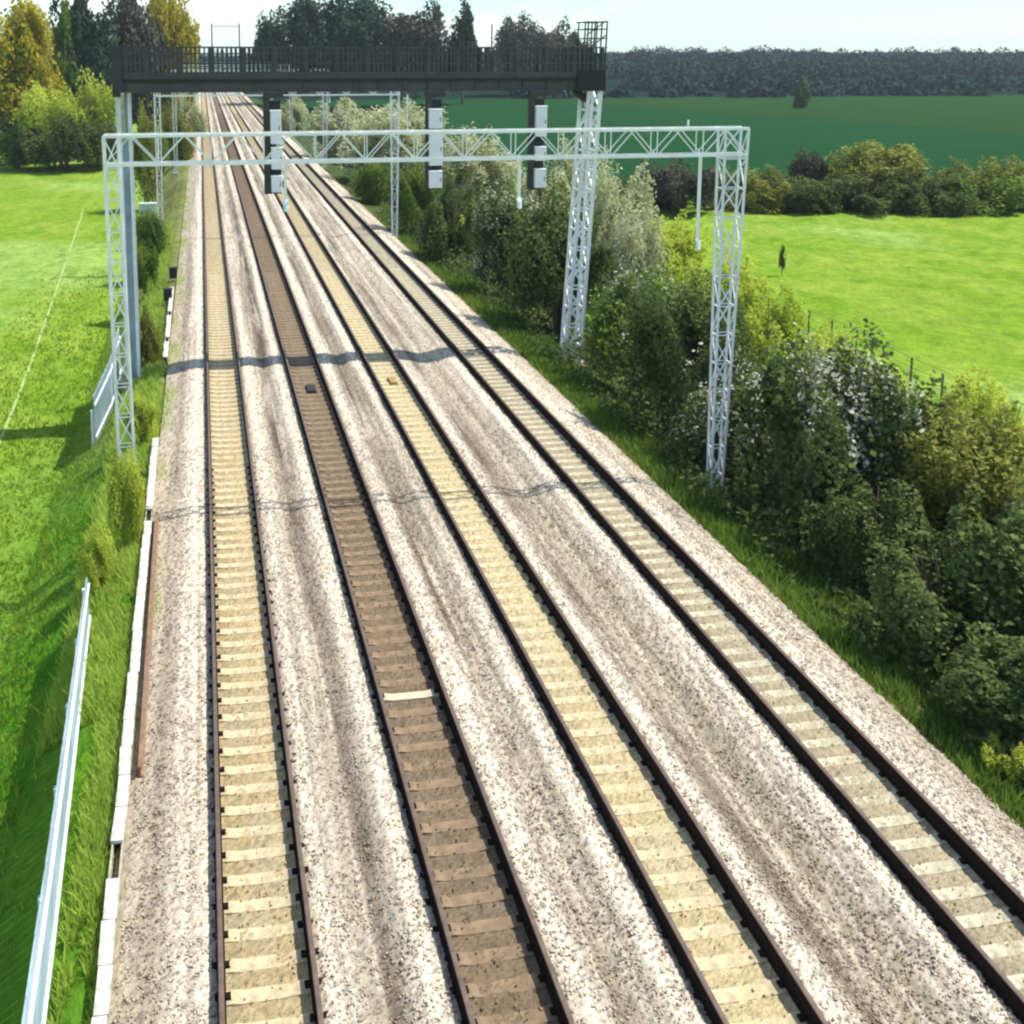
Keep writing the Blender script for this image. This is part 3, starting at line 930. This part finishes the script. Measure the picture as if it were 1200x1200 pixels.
_pi = 0
HEDGE = 'bushes of the hedge along the right of the line'
for a in [
    # x, base, top, width, ground z, material, bloom, label
    (1240, 880, 745, 170, -.9, 'leaf_dark', False, 'low deep green bush at the lower right, nearest the camera'),
    (1215, 800, 575, 210, -1.5, 'leaf_dark', False, 'deep green bush at the right edge, rising behind the lowest bush'),
    (1115, 770, 610, 150, -.9, 'leaf_dark', False, 'dark rounded bush by the ballast edge left of the lowest bush'),
    (1190, 700, 500, 170, -1.8, 'leaf_olive', False, 'tall olive green bush at the right edge behind the dark bushes'),
    (1075, 650, 455, 140, -1.8, 'leaf_olive', False, 'olive bush between the white flowered bush and the right edge'),
    (975, 615, 385, 170, -1.2, 'leaf_dark', True, 'big dark bush dusted with white blossom, right of the near portal leg'),
    (1020, 680, 560, 110, -.9, 'leaf_dark', False, 'low dark bush in front of the big white flecked bush'),
    (880, 555, 395, 130, -1.2, 'leaf_dark', True, 'dark blossoming bush just behind the near portal\'s right leg'),
    (800, 500, 325, 110, -.9, 'leaf_dark', False, 'dark green bush left of the near portal\'s right leg'),
    (745, 450, 300, 100, -.9, 'leaf_mid', True, 'green bush with pale flowers at the foot of the lattice tower'),
    (655, 380, 215, 110, -.9, 'leaf_dark', False, 'very dark bush left of the lattice tower, under the rightmost signal'),
    (590, 342, 215, 80, -.9, 'leaf_dark', True, 'dark bush with pale flecks between the middle and rightmost signals'),
    (530, 305, 212, 70, -.9, 'leaf_dark', False, 'dark bush under the middle signal'),
    (485, 274, 190, 56, -.9, 'leaf_mid', False, 'green bush just left of the middle signal by the second portal leg'),
    (436, 238, 182, 46, -.9, 'leaf_mid', False, 'small green bush farthest along the ballast edge'),
    (950, 540, 400, 120, -2.2, 'leaf_mid', True, 'flowering bush behind the big white flecked bush'),
]:
    px_plant('lineside_bush', a[0], a[1], a[2], a[3], a[4], BUSH, a[5], a[7], 'bush', HEDGE, bloom=a[6], deep=1.1)
HB = 'pale shrubs behind the lineside hedge'
for a in [
    (552, 255, 150, 110, -1.4, 'leaf_pale', True, 'cream flowered hawthorn between the middle and rightmost signals'),
    (650, 300, 165, 85, -1.6, 'leaf_pale', True, 'cream flowered hawthorn behind the rightmost signal'),
    (715, 345, 185, 85, -1.8, 'leaf_pale', True, 'pale dry looking shrub immediately right of the lattice tower'),
    (775, 360, 245, 90, -2.2, 'leaf_lime', False, 'yellow green shrub under the near portal beam, right of the tower'),
    (845, 420, 285, 90, -2.2, 'leaf_lime', False, 'bright yellow green shrub behind the near portal\'s right leg'),
    (800, 420, 300, 80, -2.0, 'leaf_lime', False, 'yellow green shrub between the near portal leg and the dark bush left of it'),
    (895, 470, 330, 80, -2.4, 'leaf_lime', False, 'yellow green shrub right of the near portal leg, against the field'),
    (735, 400, 235, 70, -1.8, 'leaf_pale', True, 'pale shrub behind the green bush at the lattice tower foot'),
    (955, 500, 375, 80, -2.4, 'leaf_lime', False, 'lime shrub peeping over the big white flecked bush at the field edge'),
    (1150, 600, 440, 110, -2.2, 'leaf_lime', False, 'tall yellow green shrub in front of the wire fence near the right edge'),
    (1010, 500, 415, 100, -2.4, 'leaf_lime', True, 'low yellow green shrub at the field edge above the white flecked bush'),
    (1110, 570, 445, 120, -2.4, 'leaf_lime', False, 'yellowish shrub in front of the wire fence posts'),
    (1200, 600, 500, 110, -2.4, 'leaf_lime', False, 'yellow green shrub at the right edge below the field'),
    (460, 215, 112, 110, -1.2, 'leaf_pale', True, 'large cream hawthorn left of the middle signal under the gantry'),
    (400, 188, 116, 85, -1.2, 'leaf_pale', True, 'cream hawthorn midway between the leftmost and middle signals'),
    (345, 160, 113, 45, -1.2, 'leaf_pale', False, 'small pale shrub right of the leftmost signal, far down the line'),
]:
    px_plant('hawthorn_shrub', a[0], a[1], a[2], a[3], a[4], BUSH, a[5], a[7], 'shrub', HB, bloom=a[6])
px_plant('weed_clump', 1190, 905, 868, 60, -.8, BUSH, 'leaf_lime', 'bright green weed clump at the ballast edge, lower right', 'weeds')
px_plant('field_bush', 795, 250, 188, 85, -2.5, BUSH, 'leaf_bark', 'dark grey green bush seen through the near portal in the field', 'bush')

# left verge weeds and shrubs
for a in [
    (148, 640, 515, 44, -.6, 'leaf_lime', 'leafy lime weeds in front of the near portal\'s left leg'),
    (165, 520, 460, 40, -.6, 'leaf_lime', 'lime weeds between the gantry column and the ballast'),
    (118, 690, 610, 46, -1.0, 'leaf_lime', 'lime weeds at the far end of the long steel fence'),
    (172, 430, 355, 34, -.8, 'leaf_olive', 'olive shrub on the bank beside the gantry column\'s lower half'),
    (170, 340, 285, 36, -1.0, 'leaf_mid', 'green shrub right of the gantry column, on the bank'),
    (178, 300, 240, 40, -1.0, 'leaf_mid', 'dark green shrub beside the relay cabinet'),
    (172, 235, 120, 46, -2.0, 'leaf_olive', 'tall olive shrub right of the gantry column\'s upper half'),
    (205, 195, 122, 44, -1.5, 'leaf_olive', 'brownish olive shrub beside the far tracks, under the gantry'),
    (225, 165, 110, 36, -1.5, 'leaf_pale', 'pale green shrub at the far left of the tracks under the gantry'),
]:
    px_plant('bank_shrub', a[0], a[1], a[2], a[3], a[4], BUSH, a[5], a[6], 'shrub', 'weeds and shrubs of the left bank')

# trees at the far edge of the left field and behind the gantry
LT = 'trees beyond the left field'
for a in [
    (28, 188, 22, 105, 192, TREE, 'leaf_gold', 'tall golden green tree at the upper left corner'),
    (-45, 190, 40, 90, 200, TREE, 'leaf_gold', 'golden green tree half cut off by the photo\'s left edge'),
    (78, 190, 12, 46, 205, SPIRE, 'leaf_mid', 'narrow green conifer right of the golden tree'),
    (108, 188, 8, 92, 225, TREE, 'leaf_blue', 'blue green tree behind the pale round shrubs at upper left'),
    (152, 185, 10, 88, 230, TREE, 'leaf_bark', 'grey brown tree rising behind the gantry\'s left end'),
    (196, 185, -2, 76, 240, TREE, 'leaf_gold', 'yellowish topped tree above the gantry\'s left quarter'),
    (222, 185, 20, 34, 260, SPIRE, 'leaf_blue', 'dark narrow tree left of the sky gap above the gantry'),
    (312, 130, 22, 46, 330, SPIRE, 'leaf_blue', 'dark narrow tree right of the sky gap above the gantry'),
    (350, 130, 12, 92, 340, TREE, 'leaf_blue', 'dark round tree above the leftmost signal'),
    (408, 130, 6, 104, 345, TREE, 'leaf_blue', 'large dark tree, tallest above the gantry middle'),
    (468, 130, 14, 110, 350, TREE, 'leaf_bark', 'grey green tree right of the tallest dark tree above the gantry'),
    (510, 130, 5, 58, 360, SPIRE, 'leaf_blue', 'pointed dark conifer, left of a pair above the middle signal'),
    (542, 130, 8, 60, 365, SPIRE, 'leaf_blue', 'pointed dark conifer, right of a pair above the middle signal'),
    (608, 128, 32, 66, 420, TREE, 'leaf_bark', 'small grey tree above the rightmost signal'),
    (642, 128, 34, 66, 425, TREE, 'leaf_bark', 'reddish grey tree between the rightmost signal and the ladder cage'),
    (672, 128, 46, 60, 430, TREE, 'leaf_blue', 'low dark tree just left of the ladder cage'),
]:
    px_plant('background_tree', a[0], a[1], a[2], a[3], 0, a[5], a[6], a[7], 'tree', LT, wood=TRUNK, Y=a[4])
for a in [
    (60, 192, 92, 75, 182, 'leaf_lime', 'round pale green shrub under the golden tree'),
    (112, 192, 82, 70, 186, 'leaf_lime', 'bright yellow green shrub left of the gantry column'),
    (20, 192, 125, 80, 184, 'leaf_dark', 'dark hedge bush at the far left of the field edge'),
    (75, 193, 130, 90, 178, 'leaf_dark', 'dark hedge bush under the pale shrubs at the field edge'),
    (125, 193, 140, 60, 180, 'leaf_dark', 'dark hedge bush beside the gantry column at the field edge'),
]:
    px_plant('field_edge_shrub', a[0], a[1], a[2], a[3], 0, BUSH, a[5], a[6], 'shrub', 'shrubs at the far edge of the left field', Y=a[4])

# hedge line across the right field
RH = 'hedge across the far edge of the right field'
for a in [
    (1025, 252, 178, 112, 118, TREE, 'leaf_olive', 'broad olive brown tree standing in the far hedge of the right field', TRUNK),
    (945, 245, 182, 46, 122, TREE, 'leaf_bark', 'small brownish tree left of the broad olive tree', TRUNK),
    (938, 140, 95, 24, 330, SPIRE, 'leaf_dark', 'dark lone tree on the blue green slope behind the right field', TRUNK),
    (890, 250, 195, 70, 115, BUSH, 'leaf_olive', 'olive hedge bush just right of the near portal\'s right leg', None),
    (850, 248, 195, 70, 118, BUSH, 'leaf_olive', 'olive hedge bush seen through the near portal\'s right leg', None),
    (945, 253, 205, 80, 113, BUSH, 'leaf_dark', 'dark hedge bush below the small brownish tree', None),
    (1010, 256, 205, 100, 111, BUSH, 'leaf_dark', 'dark hedge bush under the broad olive tree', None),
    (1075, 258, 200, 90, 110, BUSH, 'leaf_dark', 'dark hedge bush right of the broad olive tree', None),
    (1100, 254, 185, 70, 116, BUSH, 'leaf_olive', 'olive hedge bush, second from the photo\'s right edge', None),
    (1140, 260, 200, 100, 110, BUSH, 'leaf_mid', 'mid green hedge bush near the photo\'s right edge', None),
    (1195, 260, 180, 90, 111, BUSH, 'leaf_olive', 'tall olive hedge bush cut by the photo\'s right edge', None),
    (760, 246, 200, 70, 120, BUSH, 'leaf_dark', 'dark hedge bush under the near portal beam beyond the field', None),
]:
    px_plant('hedgerow_tree' if a[8] else 'hedgerow_bush', a[0], a[1], a[2], a[3], 0, a[5], a[6], a[7], 'tree' if a[8] else 'bush', RH, wood=a[8], Y=a[4])

# dark sapling alone in the right field
p = on_level(916, 323, -2.5)
px_plant('field_sapling', 916, 323, 288, 12, -2.5, SPIRE, 'leaf_dark', 'lone dark upright sapling standing in the bright right field', 'sapling', wood=TRUNK)


# far-off woods: one mass
def far_woods():
    rng = np.random.default_rng(5)
    P = []; N = []; T = []; S = []
    def belt(x0, x1, y0, y1, n, h, sz):
        for i in range(n):
            x = rng.uniform(x0, x1); y = rng.uniform(y0, y1)
            z = float(land_z(np.array([x]), np.array([y]))[0])
            r = h * rng.uniform(.7, 1.5); hh = h * rng.uniform(.5, .9)
            hh *= rng.uniform(1.2, 1.7) if rng.random() < .10 else 1
            k = int(190)
            d = rng.normal(0, 1, (k, 3)); d[:, 2] = np.abs(d[:, 2]); d /= np.linalg.norm(d, axis=1, keepdims=True)
            P.append(np.array([x, y, z]) + d * np.array([r, r, hh]) * rng.uniform(.75, 1.05, (k, 1)))
            N.append(d); T.append(np.clip(rng.random() * .7 + rng.random(k) * .4 - .1, 0, 1)); S.append(np.full(k, sz))
    belt(180, 900, 430, 470, 200, 6, 1.2)
    belt(100, 1000, 540, 660, 600, 8, 1.5)
    belt(80, 1300, 700, 1010, 1800, 9, 1.9)
    belt(-700, 80, 560, 900, 260, 9, 1.9)
    belt(110, 420, 400, 415, 45, 4, 1.0)
    P = np.concatenate(P); N = np.concatenate(N); T = np.concatenate(T); S = np.concatenate(S)
    v, f, t = leaf_quads(P, N, 1.05, rng, T)
    o = link_obj('far_woodland', fast_mesh('far_woodland', v, f, M['leaf_far'], t, 'tone'))
    tag(o, 'dark wooded belts covering the far hillside on the horizon', 'woodland', kind='stuff')


far_woods()


# grass blades and ground cover
def blades(name, regions, mat, label, cat, seed):
    rng = np.random.default_rng(seed)
    V = []; T = []
    for (x0, x1, y0, y1, n, h0, h1, wd, bias) in regions:
        y = y0 * (y1 / y0) ** rng.random(n)
        x = rng.uniform(x0, x1, n)
        keep = (fbm(x * .9 + seed, y * .5) > bias) & (rng.random(n) < np.clip((y1 - y) / (.5 * y1), 0, 1)) & (rng.random(n) < np.clip(np.minimum(x - x0, x1 - x) / (.25 * (x1 - x0)) + (.6 if x1 - x0 < 5 else 0), 0, 1))
        x, y = x[keep], y[keep]
        z = land_z(x, y)
        k = len(x)
        h = rng.uniform(h0, h1, k) * (.6 + .8 * fbm(x * 1.1, y * .7 + 3))
        a = rng.uniform(0, 6.28, k); w = wd * rng.uniform(.6, 1.3, k) * (1 + y / 60)
        lx = rng.normal(0, .35, k) * h; ly = rng.normal(0, .35, k) * h
        b = np.stack([x, y, z - .03], 1); dx = np.stack([np.cos(a) * w, np.sin(a) * w, np.zeros(k)], 1)
        tip = b + np.stack([lx, ly, h], 1)
        V.append(np.stack([b - dx, b + dx, tip], 1).reshape(-1, 3))
        T.append(np.repeat(np.clip(.6 * fbm(x * .8, y * .5 + 20) + .45 * rng.random(k) - .05, 0, 1), 3))
    V = np.concatenate(V); T = np.concatenate(T)
    f = np.arange(len(V)).reshape(-1, 3)
    o = link_obj(name, fast_mesh(name, V, f, mat, T, 'tone'))
    tag(o, label, cat, kind='stuff')


blades('verge_grass', [(-2.75, -2.1, 11, 70, 30000, .10, .38, .022, .3), (-4.2, -2.7, 25, 110, 22000, .12, .5, .022, .3)],
       M['blade_dry'], 'rough yellow green grass growing between the steel fence and the cable trough', 'grass', 3)
blades('bank_grass', [(15.8, 18.8, 14, 110, 42000, .12, .5, .03, .22)], M['blade_deep'], 'dark green grass and weeds at the foot of the bushes beside the ballast', 'grass', 6)
blades('field_grass', [(-14, -3.4, 12, 95, 60000, .08, .26, .03, .3)],
       M['blade'], 'short bright green grass of the left field below the bank', 'grass', 4)


def undergrowth():
    rng = np.random.default_rng(12)
    n = 42000
    y = 15 * (140 / 15) ** rng.random(n); x = rng.uniform(16.4, 24, n)
    nz = fbm(x * .6, y * .35)
    keep = (nz > .35) & (x > 16.3 + 1.1 * fbm(x * 0 + 4, y * .6))
    x, y, nz = x[keep], y[keep], nz[keep]
    hmax = 1.9 * np.clip((x - 16.0) / 2.0, .12, 1) * np.clip((nz - .3) * 3, .2, 1.1)
    z = land_z(x, y) + hmax * rng.random(len(x)) ** .6
    P = np.stack([x, y, z], 1); d = rng.normal(0, .5, (len(x), 3)); d[:, 2] += .8
    tone = np.clip(.5 * nz + .4 * rng.random(len(x)), 0, 1)
    v, f, t = leaf_quads(P, d / np.linalg.norm(d, axis=1, keepdims=True), .10, rng, tone)
    o = link_obj('bramble_undergrowth', fast_mesh('bramble_undergrowth', v, f, M['leaf_dark'], t, 'tone'))
    tag(o, 'low dark brambles filling in under the lineside bushes', 'undergrowth', kind='stuff')


undergrowth()

# ------------------------------------------------------------------ light
SUN_EL, = (R(61),)
sun_d = bpy.data.lights.new('sun', 'SUN'); sun_d.energy = 4.8; sun_d.angle = R(.53); sun_d.color = (1, .945, .85)
sun = bpy.data.objects.new('sun', sun_d); COL.objects.link(sun)
to_sun = Vector((math.cos(SUN_EL) * 1.0, math.cos(SUN_EL) * .02, math.sin(SUN_EL)))
sun.rotation_euler = to_sun.to_track_quat('Z', 'Y').to_euler()

w = bpy.data.worlds.new('World'); scene.world = w; w.use_nodes = True
nt = w.node_tree
bg = nt.nodes['Background']
sky = nt.nodes.new('ShaderNodeTexSky'); sky.sky_type = 'NISHITA'; sky.sun_disc = False
sky.sun_elevation = SUN_EL; sky.sun_rotation = R(90); sky.air_density = 1.0; sky.dust_density = .2; sky.ozone_density = 2.5
tc = nt.nodes.new('ShaderNodeTexCoord')
mp = nt.nodes.new('ShaderNodeMapping'); mp.inputs['Scale'].default_value = (1.6, 1.6, 7.0); mp.inputs['Location'].default_value = (.95, .2, .1)
nz = nt.nodes.new('ShaderNodeTexNoise'); nz.inputs['Scale'].default_value = 1.5; nz.inputs['Detail'].default_value = 7; nz.inputs['Roughness'].default_value = .55
rp = nt.nodes.new('ShaderNodeValToRGB'); rp.color_ramp.elements[0].position = .50; rp.color_ramp.elements[1].position = .68
mixc = nt.nodes.new('ShaderNodeMix'); mixc.data_type = 'RGBA'
nt.links.new(tc.outputs['Generated'], mp.inputs['Vector']); nt.links.new(mp.outputs['Vector'], nz.inputs['Vector'])
nt.links.new(nz.outputs['Fac'], rp.inputs['Fac']); nt.links.new(rp.outputs['Color'], mixc.inputs['Factor'])
tint = nt.nodes.new('ShaderNodeMix'); tint.data_type = 'RGBA'; tint.blend_type = 'MULTIPLY'; tint.inputs['Factor'].default_value = 1
tint.inputs['B'].default_value = (1.35, 1.75, 1.85, 1)
nt.links.new(sky.outputs['Color'], tint.inputs['A']); nt.links.new(tint.outputs['Result'], mixc.inputs['A']); mixc.inputs['B'].default_value = (15.5, 15, 14.2, 1)
nt.links.new(mixc.outputs['Result'], bg.inputs['Color'])
bg.inputs['Strength'].default_value = .08

# thin spring haze over the whole valley
hz = MB().box(-4200, 4200, -70, 6200, -60, 75).build('haze', M['ground']); tag(hz, 'thin pale haze lying over the whole valley', 'haze', kind='stuff')
hm = bpy.data.materials.new('haze_air'); hm.use_nodes = True; hm.node_tree.nodes.clear()
ho = hm.node_tree.nodes.new('ShaderNodeOutputMaterial'); hv = hm.node_tree.nodes.new('ShaderNodeVolumePrincipled')
hv.inputs['Color'].default_value = (.86, .93, 1, 1); hv.inputs['Density'].default_value = .00012
hm.node_tree.links.new(hv.outputs['Volume'], ho.inputs['Volume']); hz.data.materials[0] = hm

scene.view_settings.view_transform = 'Standard'; scene.view_settings.look = 'None'
scene.view_settings.gamma = 1; scene.view_settings.exposure = .47
scene.render.engine = 'CYCLES'
scene.cycles.filter_width = 2.3
scene.cycles.max_bounces = 6
scene.cycles.use_denoising = True
